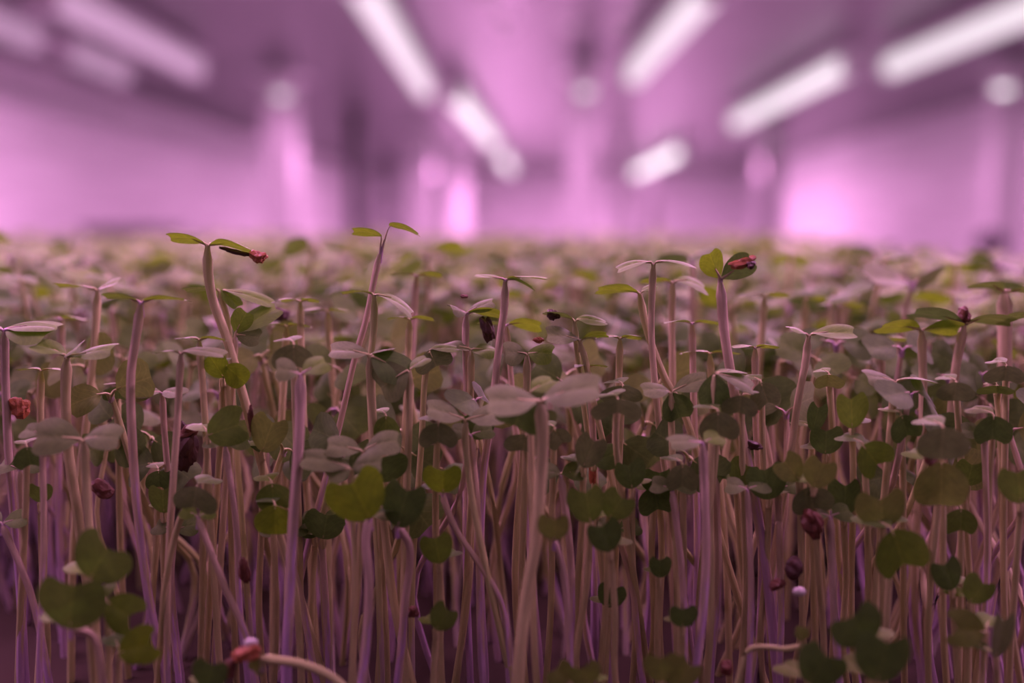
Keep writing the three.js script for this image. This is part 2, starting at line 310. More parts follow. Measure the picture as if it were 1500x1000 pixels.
S([985, 416], 190, [lf(8, 46, 48, 20, 0.3, 0, { droop: 0.6 }), lf(172, 44, 40, -16, 0, 0, { m: 2 })], [[984, 470], [985, 560]], 'soft-focus sprout with a drooping purple leaf behind the tee-shaped one', { sw: 11, sm: 1 });
S([1055, 414], 172, [lf(118, 42, 40, -50, -0.5, 0, { droop: 0.4, m: 2, fold: 0.3 }), lf(35, 50, 40, -62, 0.5, 10, { droop: 0.3, m: 3, fold: 0.35 })], [[1057, 440], [1060, 480], [1070, 545]], 'sprout with folded upright leaves clasping an orange seed hull', { sw: 16, sm: 2, hull: [{ x: 1087, y: 385, w: 36, h: 15, rot: 14, m: 1, near: 2, label: 'orange and black seed hull' }, { x: 1100, y: 388, w: 12, h: 12, m: 2, near: 3, label: 'black hull tip' }] });
S([1184, 494], 175, [lf(155, 36, 44, 10, 0, 15, { droop: 0.2, wave: 0.06 }), lf(10, 62, 50, 16, 0, 10, { droop: 0.15, wave: 0.06 })], [[1180, 530], [1170, 580], [1158, 660]], 'sprout with flat lilac-topped leaves standing alone above the very dark leaf', { sw: 12, sm: 1 });
S([206, 446], 168, [lf(160, 48, 52, -14, 0, 0, { droop: 0.3 }), lf(14, 64, 60, -12, 0, 0, { droop: 0.3, m: 2 })], [[200, 490], [192, 545], [194, 650], [206, 790], [222, 900]], 'sprout with a long pale curved stem and spread leaves', { sw: 14, sm: 2 });
S([143, 428], 190, [lf(166, 56, 50, -10, 0, 0, { m: 2 }), lf(30, 30, 60, 10, 0, 0)], [[140, 480], [132, 570]], 'soft sprout with pink-edged leaves behind the long curved stem', { sw: 12, sm: 0 });
S([6, 486], 175, [lf(10, 74, 60, 12, 0, 0, { droop: 0.2, W: 60 }), lf(-2, 76, 60, 28, 0, 20, { droop: 0.1 }), lf(178, 40, 50, 5)], [[8, 560], [12, 660]], 'sprout with stacked lilac leaves beside the round red hull', { sw: 13, sm: 4 });
S([98, 526], 172, [lf(150, 46, 56, 10, 0, 0, { droop: 0.2 }), lf(12, 76, 50, 18, 0, 15, { droop: 0.1, wave: 0.08 }), lf(40, 34, 40, 30, 0, 30)], [[96, 580], [100, 660], [112, 740], [120, 800]], 'olive-stemmed sprout with a wide crumpled leaf near the stacked lilac leaves', { sw: 16, sm: 0 });
S([322, 428], 182, [lf(-8, 74, 40, 14, 0, 0, { droop: 0.2 }), lf(174, 48, 46, -14, 0, 0, { m: 1 }), lf(-35, 36, 30, 20, 0, 10)], [[334, 470], [338, 540]], 'sprout with a long lilac leaf crossing behind the husk-bearing one', { sw: 10, sm: 3 });
S([344, 494], 178, [lf(60, 36, 34, 72, 0.2, 10), lf(-4, 36, 34, 60, 0.2, 10, { m: 5 }), lf(40, 70, 50, 30, 0, -20)], [[342, 540], [338, 600]], 'sprout with two small round grey leaves below the long lilac one', { sw: 11, sm: 1 });
S([542, 524], 170, [lf(162, 54, 64, 20, 0, 10, { droop: 0.25, m: 5 }), lf(-22, 60, 58, 50, 0.2, 20, { droop: 0.2, m: 3 }), lf(20, 36, 40, -10, 0, -20)], [[544, 570], [549, 650], [556, 700]], 'sprout with curled pink and green leaves below the tall forked one', { sw: 14, sm: 0 });
S([600, 545], 168, [lf(-150, 50, 70, 66, -0.2, 10, { m: 5 }), lf(40, 30, 40, 10, 0, -20)], [[600, 600], [596, 720], [592, 960]], 'sprout with a broad greyish leaf hanging towards the front', { sw: 12, sm: 0 });
S([628, 516], 176, [lf(-60, 32, 60, 55, 0, 30, { m: 5, notch: 0.28 }), lf(8, 40, 40, 10, 0, -10)], [[622, 560], [618, 640]], 'sprout with a grey two-lobed leaf beside the hanging one', { sw: 10, sm: 3 });
S([683, 462], 180, [lf(150, 24, 44, 20, 0, 30, { m: 5, cup: 0.35 }), lf(8, 48, 44, -22, 0, 0, { m: 2, droop: 0.3 }), lf(30, 40, 40, 20, 0, 0, { m: 5, cup: 0.3 })], [[682, 500], [684, 580]], 'sprout with a domed lilac leaf capped by a speck and a dark husk below', { sw: 11, sm: 4, hull: [{ x: 714, y: 482, w: 20, h: 40, rot: 14, m: 2, label: 'long dark husk' }, { x: 680, y: 434, w: 12, h: 6, m: 0, near: 1 }] });
S([742, 478], 184, [lf(4, 48, 48, -28, 0, 0, { m: 2, droop: 0.25 }), lf(176, 40, 40, -10, 0, -30)], [[746, 520], [752, 590]], 'sprout with a bright green leaf behind the long bare stem', { sw: 9, sm: 2 });
S([690, 514], 178, [lf(170, 38, 50, 12, 0, 0, { wave: 0.1, m: 5 }), lf(-3, 38, 50, 16, 0, 10, { wave: 0.1 }), ], [[690, 560], [688, 620]], 'flat sprout with crinkled purple leaves by the long bare stem', { sw: 11, sm: 0 });
S([772, 522], 176, [lf(168, 32, 48, 46, -0.2, 20, { m: 5, cup: 0.3 }), lf(10, 36, 48, 40, 0.2, 20, { cup: 0.3 })], [[772, 560], [770, 620]], 'sprout with cupped dusky purple leaves right of the bare stem', { sw: 12, sm: 0, hull: { x: 789, y: 498, w: 14, h: 8, m: 1, near: 0 } });
S([842, 472], 178, [lf(160, 44, 46, -12, 0, 0, { m: 1, droop: 0.2 }), lf(2, 44, 44, 8, 0, 0, { wave: 0.07 })], [[845, 510], [852, 570]], 'sprout with a brown hull stuck under its left leaf', { sw: 9, sm: 3, hull: { x: 810, y: 461, w: 20, h: 15, rot: -30, m: 2, near: 0, label: 'dark brown hull' } });
S([850, 502], 176, [lf(162, 48, 56, 22, 0, 10, { m: 5 }), lf(30, 36, 40, -20, 0, 0, { m: 2, droop: 0.5 })], [[858, 530], [868, 580]], 'sprout with a pale split leaf and a green curled one', { sw: 10, sm: 0 });
S([792, 592], 156, [lf(172, 76, 90, 20, 0, 10, { droop: 0.15, m: 5 }), lf(26, 84, 84, 26, 0, 15, { droop: 0.25, m: 5 })], [[795, 640], [792, 700], [785, 790], [770, 880], [758, 1010]], 'large soft sprout with two broad dusty lilac leaves at the front', { sw: 20, sm: 0 });
S([682, 618], 165, [lf(158, 56, 60, 22, 0, 10, { droop: 0.1, m: 5 }), lf(14, 64, 56, 26, 0, 10, { droop: 0.1, m: 5 })], [[682, 650], [690, 720], [703, 790]], 'sprout with pale wing-like leaves left of the front lilac one', { sw: 11, sm: 3 });
S([776, 578], 160, [lf(-115, 54, 84, 62, 0, 20, { m: 3 }), lf(30, 40, 50, 20, 0, -20)], [[778, 640], [780, 760]], 'sprout with a dull olive leaf under the front lilac ones', { sw: 11 });

// --- broad leaves turned to the front: [centre x, y, across, along, midrib angle, depth, leaf tone, stem tone, stem pixels]
const faceLabel = {
  up: ['sprout with a rounded green leaf facing out between the stems', 'leaves facing out between the stems'],
  low: ['sprout with a dark rounded leaf low at the foot of the bed', 'dark leaves low at the foot of the bed'],
  pale: ['sprout with a pale greyish kidney-shaped leaf turned to the front', 'pale leaves turned to the front'],
  edge: ['sprout with a thin leaf seen edge-on in the upper bed', 'leaves seen edge-on in the upper bed'],
};
const ANCHORS = [[304, 362, 'husk-bearing tall sprout'], [556, 372, 'tall forked sprout'], [740, 412, 'long bare stem'], [957, 388, 'tee-shaped sprout'], [1055, 414, 'hull-clasping sprout'], [1184, 494, 'lone lilac sprout'], [206, 446, 'long curved stem'], [542, 524, 'curled pink leaves'], [792, 592, 'front lilac sprout'], [649, 699, 'bent kidney-leaf sprout'], [525, 722, 'big two-lobed green leaf'], [335, 626, 'round notched olive leaf'], [403, 762, 'hanging oval leaf'], [122, 648, 'dull spread leaves'], [106, 878, 'largest dark leaf'], [1030, 652, 'pointed pink leaf'], [1209, 642, 'very dark green leaf'], [1380, 711, 'bright olive leaf'], [1320, 812, 'large bottom-notched leaf'], [1412, 920, 'low olive two-lobed leaf'], [1171, 866, 'small white seed'], [905, 602, 'wide dusky kidney leaf'], [367, 941, 'orange torn hull'], [1412, 478, 'ragged red-hulled sprout'], [440, 552, 'thick violet stem'], [682, 618, 'pale wing-like leaves'], [1046, 550, 'folded lilac leaf'], [1172, 946, 'small bent sprout']];
const TONE = ['mid-green', 'olive-green', 'bright-green', 'deep-green', 'yellow-olive', 'grey-lilac'];
const used = new Map();
function near(cx, cy, head) {
  const by = ANCHORS.map(a => [Math.hypot(a[0] - cx, a[1] - cy), a]).sort((p, q) => p[0] - q[0]);
  for (const [, a] of by.slice(0, 4)) {
    const dx = cx - a[0], dy = cy - a[1], rel = Math.abs(dy) > 1.6 * Math.abs(dx) ? (dy > 0 ? 'under' : 'above') : Math.abs(dx) > 1.6 * Math.abs(dy) ? (dx > 0 ? 'right of' : 'left of') : dy > 0 ? (dx > 0 ? 'below right of' : 'below left of') : (dx > 0 ? 'above right of' : 'above left of');
    const l = `${head} ${rel} the ${a[2]}`;
    if (!used.has(l)) { used.set(l, 1); return l; }
  }
  return null;
}
function face(cx, cy, w, h, ang, z, m = 1, cls = 'up', o = {}) {
  const b = [cx - Math.cos(ang * deg) * h * 0.5, cy + Math.sin(ang * deg) * h * 0.5];
  const L = h * 1.02, t = o.t ?? 74, q = o.q ?? 8;
  const own = o.label || near(cx, cy, `sprout with a ${w > 58 ? 'broad' : w < 44 ? 'small' : 'rounded'} ${TONE[m]} ${cls === 'pale' ? 'kidney leaf' : 'leaf'}`);
  const lb = own ? [own, o.label ? undefined : faceLabel[cls][1]] : faceLabel[cls];
  const lv = [lf(ang, L / Math.cos(q * deg), w, t, o.s ?? 0, q, { m, notch: (o.notch ?? 0.18) * 1.55, off: [0, 0, o.lift ?? 1.6], droop: 0.14, cup: o.cup ?? 0.08, wave: 0.035 })];
  lv.push(lf(ang > 90 || ang < -90 ? 20 : 160, L * 0.8, w * 0.7, 15, 0, -55, { m: (m + 1) % 5 }));
  return sprout({ top: b, z, leaves: lv, stem: o.stem || [], sw: o.sw || 11, sm: o.sm ?? 0, label: lb[0], group: lb[1], back: o.back ?? 0.004, hull: o.hull });
}
face(642, 640, 60, 40, -90, 165, 5, 'pale', { t: 60, notch: 0.22 });
face(649, 699, 60, 44, 90, 165, 2, 'up', { label: 'sprout with a bright kidney leaf on a stem that bends right across others', stem: [[650, 730], [668, 775], [706, 832], [736, 888], [746, 1000]], sw: 10, sm: 2, back: 0 });
S([532, 664], 162, [lf(165, 50, 50, 30, 0, 10, { m: 5, droop: 0.2 }), lf(28, 50, 52, 34, 0, 10, { m: 5, droop: 0.4 })], [[530, 740], [528, 800]], 'sprout with pink-topped leaves above the big green front leaf', { sw: 11 });
S([515, 690], 160, [lf(158, 68, 44, 34, 0, 10, { m: 5, droop: 0.25 }), lf(20, 46, 54, 46, 0, 20, { m: 5, cup: 0.2 }), lf(-170, 36, 40, 40, 0, 30, { m: 5 })], [[518, 760], [520, 840]], 'sprout with overlapping pink petal-like leaves above the big green one', { sw: 10 });
face(525, 722, 92, 78, 115, 158, 2, 'up', { label: 'big bright green two-lobed leaf on a thick violet stem', notch: 0.2, stem: [[536, 790], [541, 860], [530, 1000]], sw: 15, sm: 4, back: 0 });
face(592, 735, 66, 74, 75, 161, 3, 'up', { stem: [[600, 800], [594, 880], [585, 975]], sw: 13, sm: 4 });
face(556, 682, 84, 48, 90, 168, 3, 'up');
face(477, 766, 62, 46, 80, 172, 3, 'up');
face(452, 768, 40, 40, 120, 176, 3, 'up');
face(403, 762, 62, 42, -90, 164, 2, 'up', { notch: 0.02, label: 'sprout with a bright olive oval leaf hanging below a darker one', stem: [[412, 790], [432, 860], [440, 960]] });
face(400, 729, 58, 40, -85, 167, 1, 'up');
face(335, 626, 62, 64, 20, 168, 1, 'up', { label: 'sprout with a round notched olive leaf before the husk', s: 0.1 });
face(395, 632, 58, 60, 70, 171, 4, 'pale', { hull: { x: 369, y: 618, w: 9, h: 44, rot: 6, m: 0, near: 1, label: 'ragged red-brown husk' } });
face(318, 536, 36, 36, 120, 174, 2, 'up', { notch: 0.02 });
face(346, 548, 38, 36, -40, 173, 2, 'up', { notch: 0.02 });
face(430, 525, 66, 40, -90, 166, 5, 'pale', { t: 60 });
S([440, 552], 160, [lf(160, 34, 50, 40, 0, 20, { m: 5 }), lf(30, 40, 50, 30, 0, -20)], [[440, 600], [436, 680], [430, 760], [424, 880], [420, 1000]], 'thick violet-stemmed sprout beside the hanging oval leaf', { sw: 17, sm: 4 });
S([238, 578], 178, [lf(174, 34, 40, 18, 0, 20, { m: 5 }), lf(6, 34, 40, 16, 0, 20, { m: 5 })], [[240, 620], [246, 700]], 'sprout with a small pale cap of leaves right of the curved stem', { sw: 10, sm: 2 });
face(172, 578, 48, 22, -90, 180, 3, 'pale', { t: 40 });
S([122, 648], 160, [lf(168, 62, 66, 50, 0, 20, { m: 5, droop: 0.3 }), lf(14, 50, 56, 34, 0, 10, { droop: 0.4, m: 5 })], [[126, 700], [132, 790], [138, 860]], 'sprout with dull spread leaves in front of the curved stem', { sw: 14, sm: 0 });
face(42, 672, 48, 34, -80, 166, 3, 'up');
face(150, 815, 96, 74, 60, 152, 1, 'low', { label: 'sprout with a large dark two-lobed leaf above the largest dark one', notch: 0.2 });
face(106, 878, 108, 82, 85, 149, 1, 'low', { label: 'sprout with the largest dark leaf beside two bright green ones', stem: [[135, 930], [152, 1010]], sw: 13, sm: 2 });
face(182, 896, 62, 58, -30, 153, 0, 'low', { label: 'sprout with a bright green cupped leaf beside the largest dark one', notch: 0.24 });
face(206, 944, 58, 66, 20, 152, 2, 'low', { label: 'sprout with a bright green leaf under the cupped one', notch: 0.2 });
face(285, 733, 72, 40, -100, 163, 5, 'pale', { t: 60, stem: [[264, 760], [243, 850], [236, 930]] });
S([290, 760], 162, [lf(150, 24, 30, 40, 0, 10), lf(20, 24, 30, 40, 0, -10)], [[302, 790], [330, 860], [362, 935]], 'thin bare sprout leaning down to the orange torn hull', { sw: 11, sm: 2 });
face(240, 728, 46, 44, 90, 172, 1, 'up');
face(232, 705, 44, 30, -90, 176, 3, 'up');
face(640, 800, 50, 48, 100, 163, 0, 'up');
face(650, 902, 42, 44, 60, 160, 1, 'low');
face(860, 735, 56, 60, 100, 160, 1, 'up');
face(904, 738, 52, 46, 60, 162, 1, 'up');
face(886, 782, 54, 50, 110, 158, 3, 'up');
face(864, 658, 46, 54, 70, 166, 5, 'pale');
face(888, 668, 40, 40, 20, 170, 3, 'up');
face(922, 692, 48, 46, 100, 167, 3, 'up');
face(962, 735, 56, 44, -80, 171, 3, 'up');
face(1000, 702, 50, 42, -90, 166, 5, 'pale');
face(966, 702, 60, 42, 90, 173, 3, 'up');
face(905, 602, 78, 34, -90, 164, 5, 'pale', { t: 55, notch: 0.3, label: 'wide dusky purple kidney leaf right of the front lilac sprout', stem: [[902, 640], [908, 700]] });
face(912, 578, 66, 26, -90, 172, 5, 'pale', { t: 35 });
S([982, 578], 170, [lf(168, 40, 46, 22, 0, 10, { m: 5 }), lf(25, 56, 44, 30, 0, 0, { m: 5 }), lf(-70, 40, 50, 62, 0, 20, { m: 3 })], [[984, 640], [988, 740]], 'sprout with lilac and green folded leaves below the leaning stem', { sw: 11 });
S([1046, 550], 167, [lf(-12, 58, 46, 26, 0, 10, { m: 5, droop: 0.3 }), lf(-95, 48, 48, 60, -0.2, 20, { m: 3 }), lf(5, 50, 26, 6, 0, -20)], [[1044, 620], [1040, 720]], 'sprout with a folded lilac leaf over a hanging green one', { sw: 12 });
face(1084, 596, 56, 32, -95, 166, 5, 'pale', { t: 55, hull: { x: 1106, y: 602, w: 12, h: 7, m: 1, near: 1, label: 'bright red speck of hull' } });
face(1052, 626, 62, 44, -90, 164, 5, 'pale');
S([1030, 652], 160, [lf(172, 50, 40, 26, 0, 15, { m: 5 }), lf(20, 30, 40, 30, 0, -20)], [[1032, 720], [1034, 820], [1022, 960]], 'sprout with a pointed pink leaf on a straight violet stem at the front', { sw: 14, sm: 4 });
face(1122, 580, 48, 40, -70, 170, 5, 'pale');
face(1209, 642, 52, 44, 90, 172, 3, 'up', { label: 'very dark green leaf right of the lone lilac sprout' });
face(1195, 608, 30, 46, 80, 174, 3, 'up');
face(1246, 598, 50, 56, 95, 168, 0, 'up');
face(1214, 560, 46, 22, -90, 176, 4, 'pale', { t: 40 });
S([1310, 562], 170, [lf(162, 46, 44, 34, 0, 20, { m: 5, cup: 0.3 }), lf(12, 58, 50, -8, 0, 0, { droop: 0.4 })], [[1306, 610], [1298, 700]], 'sprout with a domed lilac leaf left of the pale hood leaf', { sw: 12, sm: 0 });
face(1400, 574, 58, 28, -90, 168, 5, 'pale', { t: 50, notch: 0.05 });
face(1474, 550, 62, 28, -90, 171, 5, 'pale', { t: 30 });
face(1460, 572, 56, 14, -90, 174, 1, 'pale', { t: 8 });
S([1412, 478], 186, [lf(158, 76, 54, -20, 0, 0, { m: 3, droop: 0.25 }), lf(20, 60, 54, -24, 0, 0, { m: 1, droop: 0.5 })], [[1400, 540], [1390, 640]], 'sprout with ragged green leaves and a dark red hull between them', { sw: 14, sm: 1, hull: [{ x: 1412, y: 462, w: 18, h: 26, m: 0, label: 'dark red hull' }] });
S([1350, 486], 186, [lf(168, 60, 60, -26, 0, 0, { m: 2, droop: 0.25 }), lf(10, 50, 60, -28, 0, 0, { m: 2, droop: 0.3 })], [[1352, 560], [1350, 660]], 'sprout with wide green leaves left of the ragged one', { sw: 13, sm: 1 });
S([1472, 430], 196, [lf(150, 44, 50, -16, 0, 0, { m: 1, droop: 0.5 }), lf(8, 50, 50, -14, 0, 0, { m: 1 })], [[1472, 520], [1474, 640]], 'thick soft sprout rising highest behind the ragged red-hulled one', { sw: 22, sm: 1 });
S([1520, 470], 186, [lf(170, 48, 50, -20, 0, 0, { m: 1 }), lf(10, 50, 50, 0)], [[1520, 560]], 'sprout with a green leaf right of the thick soft one', { sw: 12, sm: 1 });
face(1281, 672, 62, 50, -50, 165, 0, 'up', { notch: 0.22 });
face(1380, 711, 84, 66, -90, 160, 4, 'up', { label: 'sprout with a broad bright olive leaf showing a clear midrib', notch: 0.06, cup: 0.05 });
face(1382, 650, 84, 46, -90, 157, 5, 'pale', { t: 50, notch: 0.02, cup: 0.25, label: 'wide pale hood-shaped leaf above the bright olive one', hull: { x: 1362, y: 673, w: 17, h: 15, m: 0, near: 0, label: 'dark red hull' } });
face(1290, 741, 78, 62, 95, 160, 4, 'up', { notch: 0.24, label: 'heart-shaped dull olive leaf left of the bright one' });
face(1320, 812, 84, 72, -70, 156, 0, 'up', { notch: 0.2, label: 'large rounded leaf notched below, under the heart-shaped one' });
face(1490, 706, 62, 60, 100, 160, 1, 'up', { label: 'sprout with a dark green leaf right of the bright olive one' });
face(1236, 725, 50, 60, 90, 169, 3, 'up');
face(1190, 734, 66, 42, -80, 165, 5, 'pale', { hull: { x: 1190, y: 766, w: 26, h: 40, rot: 20, m: 0, near: 2, label: 'red-brown hanging husk' } });
face(1200, 690, 50, 48, 70, 162, 4, 'up');
face(1156, 684, 46, 46, 130, 164, 4, 'up');
face(1122, 702, 64, 56, 100, 168, 3, 'up');
face(1088, 690, 46, 40, 60, 172, 1, 'up');
face(1386, 838, 48, 52, 110, 160, 3, 'up');
face(1432, 862, 48, 44, 60, 160, 1, 'up');
face(1408, 766, 56, 40, -90, 166, 1, 'up');
face(1412, 920, 58, 64, 170, 153, 4, 'low', { label: 'sprout with an olive two-lobed leaf beside the long pale one', notch: 0.24 });
face(1466, 926, 44, 76, 80, 152, 5, 'low', { label: 'long pale leaf low beside the olive two-lobed one', s: 0.4 });
face(1256, 915, 84, 62, 120, 148, 3, 'low');
face(1292, 958, 84, 80, 80, 146, 3, 'low');
face(1200, 972, 74, 62, 60, 149, 3, 'low');
face(968, 974, 56, 46, 95, 152, 4, 'low', { label: 'olive leaf standing up at the bottom beside another' });
face(1002, 984, 44, 52, 60, 153, 4, 'low');
face(856, 986, 50, 40, 110, 152, 4, 'low');
face(822, 985, 44, 34, 130, 153, 4, 'low');
face(310, 985, 56, 50, 80, 150, 3, 'low');
face(812, 770, 48, 42, 90, 156, 4, 'pale', { stem: [[824, 830], [832, 900], [836, 1000]], sm: 4 });
face(820, 642, 38, 30, -60, 166, 5, 'pale');
face(768, 652, 60, 30, -100, 166, 5, 'pale', { t: 50 });
face(966, 828, 34, 34, 90, 165, 3, 'low');
face(1000, 900, 44, 36, 90, 158, 3, 'low');
face(895, 870, 44, 38, 80, 168, 3, 'low');
face(700, 625, 50, 36, 80, 172, 3, 'up'); face(565, 628, 40, 36, -90, 170, 1, 'up'); face(1456, 632, 60, 44, -90, 168, 3, 'pale');
face(1328, 628, 50, 40, -70, 168, 3, 'up'); face(1420, 690, 46, 40, 80, 172, 1, 'up'); face(60, 720, 40, 30, 90, 172, 1, 'up');
// edge-on leaves of sprouts further in
for (const [x, y, z, lw, rw] of [[610, 406, 198, 36, 36], [1120, 436, 204, 34, 32], [1014, 476, 182, 40, 40], [440, 444, 188, 28, 28], [480, 458, 200, 30, 28], [1106, 512, 176, 32, 30], [908, 498, 179, 34, 30], [862, 540, 177, 20, 26], [292, 500, 172, 30, 38], [600, 470, 186, 30, 34], [1230, 450, 215, 30, 30], [90, 470, 200, 36, 36], [420, 480, 190, 34, 34], [1290, 500, 200, 36, 36], [1040, 520, 184, 40, 40], [1180, 440, 220, 30, 30], [60, 545, 180, 30, 36], [265, 520, 166, 34, 60]])
  S([x, y], z, [lf(172, lw, 46, -6, 0, 0, { droop: 0.25, m: (x % 3) }), lf(6, rw, 46, (x % 2) ? 10 : -12, 0, 0, { droop: 0.25, m: (x % 2) ? 5 : 2 })], [], near(x, y, `${z > 195 ? 'blurred' : 'slender'} sprout with thin edge-on leaves`) || faceLabel.edge[0], { group: faceLabel.edge[1], sw: 11, sm: x % 4 });
// straight front stems whose small leaves are lost among the others
[[[62, 640], [64, 780], [58, 1000]], [[4, 770], [45, 870], [72, 1000]], [[28, 690], [34, 820], [30, 1000]], [[330, 655], [345, 760], [352, 900]], [[415, 782], [440, 870], [462, 990]], [[822, 700], [836, 820], [832, 1000]], [[905, 780], [926, 860], [942, 1000]], [[985, 720], [1000, 850], [1004, 1000]], [[1048, 700], [1052, 850], [1040, 1000]], [[1095, 720], [1100, 850], [1096, 1000]], [[1140, 720], [1144, 900], [1142, 1000]], [[1216, 760], [1222, 900], [1230, 1000]], [[1442, 640], [1446, 800], [1440, 1000]], [[470, 770], [476, 860], [482, 1000]], [[690, 640], [700, 760], [708, 1000]], [[255, 780], [250, 880], [262, 1000]]].forEach(([t, ...st], i) =>
  S(t, 164 + (i * 5) % 11, [lf(165, 30, 36, 35, 0, -10, { m: 5 }), lf(15, 32, 38, 40, 0, -10, { m: 6 })], st, near(t[0], t[1], `straight ${i % 2 ? 'violet' : 'pinkish'} stem with small dull leaves`) || 'straight front stem with small dull leaves', { group: 'straight bare stems along the front', sw: 10 + i % 3, sm: i % 2 ? 4 : 2 }));
// odd ones
S([1172, 946], 155, [lf(-50, 34, 22, 40, 0, 10, { m: 4, fold: 0.3 }), lf(80, 22, 22, 60, 0, 0, { m: 4, fold: 0.3 })], [[1150, 950], [1120, 947], [1096, 952], [1080, 1000]], 'small bent sprout with curled yellow leaves lying low among the stems', { sw: 9, sm: 3 });
S([384, 964], 152, [lf(-120, 30, 30, 60, 0, 0, { m: 4 })], [[400, 966], [440, 972], [480, 988], [505, 1010]], 'fallen sprout with an orange hull on its bent stem', { sw: 15, sm: 3, hull: [{ x: 362, y: 956, w: 44, h: 24, rot: 10, m: 1, near: 1, label: 'orange torn hull' }, { x: 336, y: 978, w: 22, h: 30, m: 0, near: 1, label: 'brown torn hull' }] });

// --- loose hulls and seeds caught between the stems
function loose(name, x, y, z, w, h, m, rot, label, cat) {
  const mpp = z / 1000 / F, g = hullGeo(w / 2 * mpp, h / 2 * mpp, Math.min(w, h) / 2 * mpp, x); g.rotateZ(rot * deg);
  if (name === 'white_seed') { g.copy(new THREE.SphereGeometry(1, 20, 14)); g.scale(w / 2 * mpp, h / 2 * mpp, h / 2 * mpp); g.rotateZ(rot * deg); }
  const o = mesh(numbered(name), g, m, scene); o.position.copy(at(x, y, z / 1000)); tag(o, label, cat); return o;
}
loose('seed_hull', 272, 655, 176, 34, 70, HULL[2], 4, 'large dark brown hull clump behind the round olive leaf', 'hull');
loose('seed_hull', 276, 632, 175, 30, 20, HULL[0], 10, 'rusty hull shred on top of the dark clump', 'hull');
loose('seed_hull', 150, 716, 170, 34, 24, HULL[0], -20, 'dark red hull beside the long curved stem', 'hull');
loose('seed_hull', 28, 596, 176, 28, 30, HULL[1], 0, 'round red hull under the stacked lilac leaves', 'hull');
loose('seed_hull', 1163, 832, 162, 26, 30, HULL[2], 20, 'dark hull above the small white seed', 'hull');
loose('seed_hull', 1138, 856, 162, 24, 16, HULL[0], 35, 'rust-edged hull left of the small white seed', 'hull');
loose('white_seed', 1171, 866, 158, 20, 14, WHITE_SEED, 0, 'small white seed caught between violet stems', 'seed');
loose('white_seed', 367, 941, 151, 22, 14, WHITE_SEED, 10, 'pale seed on top of the orange torn hull', 'seed');
loose('seed_hull', 358, 836, 164, 16, 36, HULL[0], 5, 'brown pointed hull hanging between the left stems', 'hull');
loose('seed_hull', 605, 896, 165, 18, 16, HULL[0], 0, 'rusty hull between stems left of the bending stem', 'hull');
loose('seed_hull', 1064, 978, 158, 20, 24, HULL[0], 0, 'red hull at the foot of the right stems', 'hull');
loose('seed_hull', 1100, 652, 172, 34, 14, HULL[2], -10, 'flat dark hull right of the pale leaves', 'hull');
loose('seed_hull', 410, 460, 200, 30, 20, HULL[2], 0, 'blurred dark hull behind the long lilac leaf', 'hull');
loose('seed_hull', 868, 690, 172, 12, 40, HULL[1], 0, 'narrow red upright hull under the wide dusky kidney leaf', 'hull');

// ------------------------------------------------------------------ the rest of the bed
function proto(H, seed, front) {
  const r = rng(seed), bend = () => (r() - 0.5) * 0.02;
  const top = V(bend(), H, bend()), pts = [V(0, -0.002, 0), V(bend() * 0.6, H * 0.35, bend() * 0.6), V(top.x * 0.7 + bend() * 0.4, H * 0.7, top.z * 0.7), top];
  const rad = 0.00048 + r() * 0.00016, geos = [tube(pts, s => rad * (1.1 - 0.1 * s + (s > 0.95 ? -0.3 : 0)), 12, 6)], blades = [], az = r() * 6.28;
  for (const k of [0, 1]) {
    const a = front ? k * Math.PI + (r() - 0.5) * 1.4 : az + k * Math.PI + (r() - 0.5) * 0.5, el = (r() - (front ? 0.55 : 0.4)) * (front ? 1.5 : 0.9), L = (front ? 0.0055 + r() * 0.0018 : 0.0064 + r() * 0.0024) - k * 0.0008, W = L * (1.2 + r() * 0.35);
    const d = V(Math.cos(a) * Math.cos(el), Math.sin(el), Math.sin(a) * Math.cos(el)), b0 = top.clone().addScaledVector(d, 0.0016).add(V(0, 0.0006, front ? 0.0014 : 0));
    blades.push(orient(blade(L, W, { lo: true, seed: seed * 5 + k, neck: front ? 0.04 : 0.12, droop: 0.15 + r() * 0.35, notch: 0.14, wave: 0.05 }), b0, d, front ? V((r() - 0.5) * 0.8, 0.25 + 0.6 * r(), 0.35 + 0.8 * r()) : V((r() - 0.5) * 1.3, 1, (r() - 0.5) * 1.3)));
    geos.push(tube([top.clone().add(V(0, -0.0014, 0)), top.clone().lerp(b0, 0.35), b0.clone().add(V(0, -0.0001, 0)), b0.clone().addScaledVector(d, L * (front ? 0.1 : 0.25))], q => rad * (0.85 - 0.7 * q), 5, 5));
  }
  return { H, stem: mergeGeometries(geos), blades, lm: (front ? [6, 7, 5, 8, 7, 6] : [0, 1, 2, 3, 5, 2])[seed % 6], sm: seed % 5 };
}
const PROTO = []; for (let i = 0; i < 18; i++) PROTO.push(proto(0.040 + 0.0021 * i, 40 + i));
for (let i = 0; i < 16; i++) PROTO.push(proto(0.030 + 0.0019 * i, 140 + i, true));
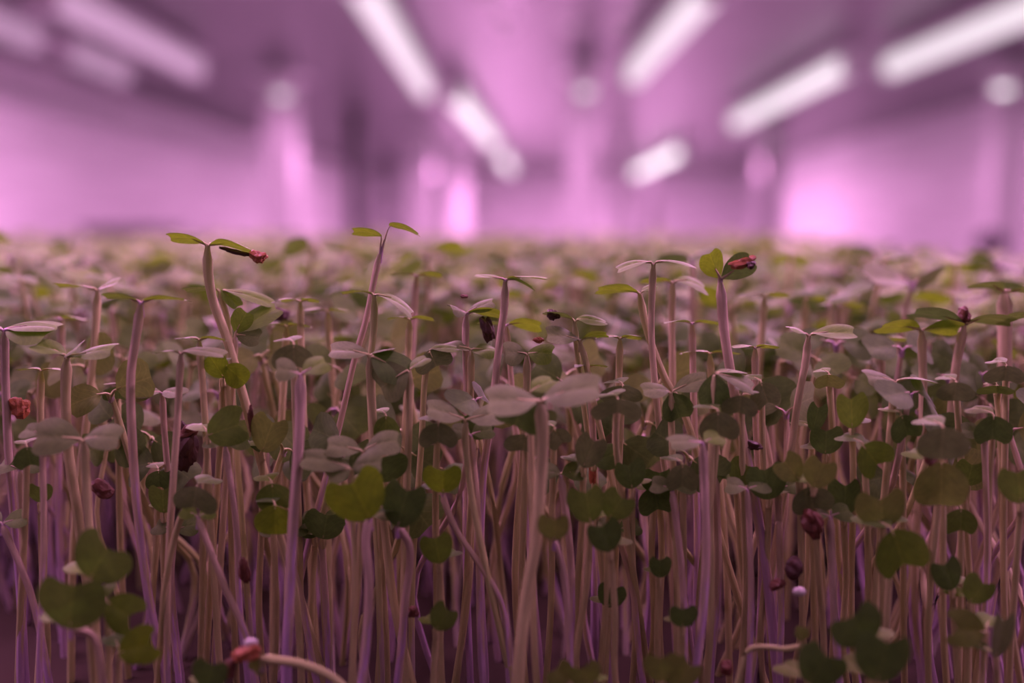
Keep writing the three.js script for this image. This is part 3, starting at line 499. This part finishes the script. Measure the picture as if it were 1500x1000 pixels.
{
  const r = rng(77), spots = [];
  const cell = 0.0064;
  for (let z = 0.180; z < 1.10; z += cell) for (let x = -0.56 * z - 0.05; x < 0.56 * z + 0.05; x += cell) {
    const px = x + (r() - 0.5) * cell * 1.6 - z * 0.034, pz = z + (r() - 0.5) * cell * 1.6, keep = r(), hr = (r() + r() + r()) / 3, k2 = r(), turn = r() * 6.28, sc = 0.92 + r() * 0.2, big = r();
    if (px > 0.11 + 0.16 * pz + (k2 - 0.5) * 0.04) continue;
    if (keep > (pz < 0.226 ? 0.62 : pz < 0.34 ? 0.78 : 0.85)) continue;
    const near = Math.max(0, Math.min(1, (0.22 - pz) / 0.05));
    let H = 0.045 + 0.026 * (hr * 2 - 0.5) - near * 0.012 + (big > 0.965 && pz > 0.24 ? 0.008 : 0);
    H = Math.max(0.034, Math.min(0.078, H));
    const front = pz < 0.226; if (front) H = 0.030 + 0.029 * hr * 1.5 * (0.6 + 0.4 * big) + (pz - 0.17) * 0.15;
    spots.push({ x: px, z: pz, H, turn: front ? (turn - 3.14) * 0.25 : turn, sc, front });
  }
  spots.sort((a, b) => a.z - b.z);
  const pick = s => { let best = 0, bd = 9; PROTO.forEach((p, i) => { if (s.front !== i >= 18) return; const d = Math.abs(p.H * s.sc - s.H) + 0.0016 * ((i * 7 + Math.floor(Math.abs(s.turn) * 50)) % 5); if (d < bd) { bd = d; best = i; } }); return best; };
  // nearest ones as sprouts of their own
  const nearN = 300 - (heroSeed - 100), protoThing = new Map();
  const inView = s => Math.abs((s.x + 0.034 * s.z) / s.z) < 0.53;
  let n = 0; const rest = [];
  for (const s of spots) {
    if (n < nearN && inView(s)) {
      n++; const i = pick(s), p = PROTO[i]; let o = protoThing.get(i);
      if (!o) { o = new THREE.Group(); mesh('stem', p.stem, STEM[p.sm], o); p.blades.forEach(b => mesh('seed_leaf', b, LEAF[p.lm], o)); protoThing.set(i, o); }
      const c = o.clone(); c.name = numbered('sprout'); scene.add(c);
      const tone = ['mid-green', 'olive-green', 'bright-green', 'deep-green', 'yellow-olive', 'grey-lilac', 'dull olive', 'dark dull green', 'pale yellow-olive'][p.lm], pose = s.H > 0.05 ? 'taller' : s.H > 0.042 ? 'middling' : 'short';
      tag(c, `${pose} sprout with ${tone} leaves crowded among neighbours inside the bed`, 'sprout', `${pose} crowded sprouts with ${tone} leaves`);
      c.position.set(s.x, SOIL, -s.z); c.rotation.y = s.turn; c.scale.setScalar(s.sc);
    } else if (!s.front) rest.push(s);
  }
  const stuff = new THREE.Group(); stuff.name = 'distant_sprouts'; scene.add(stuff);
  tag(stuff, 'dense carpet of blurred sprouts filling the bed to the back', 'sprouts', null, 'stuff');
  const by = PROTO.map(() => []); rest.forEach(s => by[pick(s)].push(s));
  const m4 = new THREE.Matrix4(), q = new THREE.Quaternion(), Y = V(0, 1, 0);
  by.forEach((list, i) => {
    if (!list.length) return; const p = PROTO[i];
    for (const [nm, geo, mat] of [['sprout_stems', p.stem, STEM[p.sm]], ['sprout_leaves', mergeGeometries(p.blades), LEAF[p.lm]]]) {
      const im = new THREE.InstancedMesh(geo, mat, list.length); im.name = numbered(nm); im.userData.kind = 'stuff'; im.castShadow = im.receiveShadow = true;
      list.forEach((s, k) => im.setMatrixAt(k, m4.compose(V(s.x, SOIL, -s.z), q.setFromAxisAngle(Y, s.turn), V(s.sc, s.sc, s.sc)))); stuff.add(im);
    }
  });
  console.log('heroes', heroSeed - 100, 'near', n, 'rest', rest.length);
}
renderer.render(scene, camera);
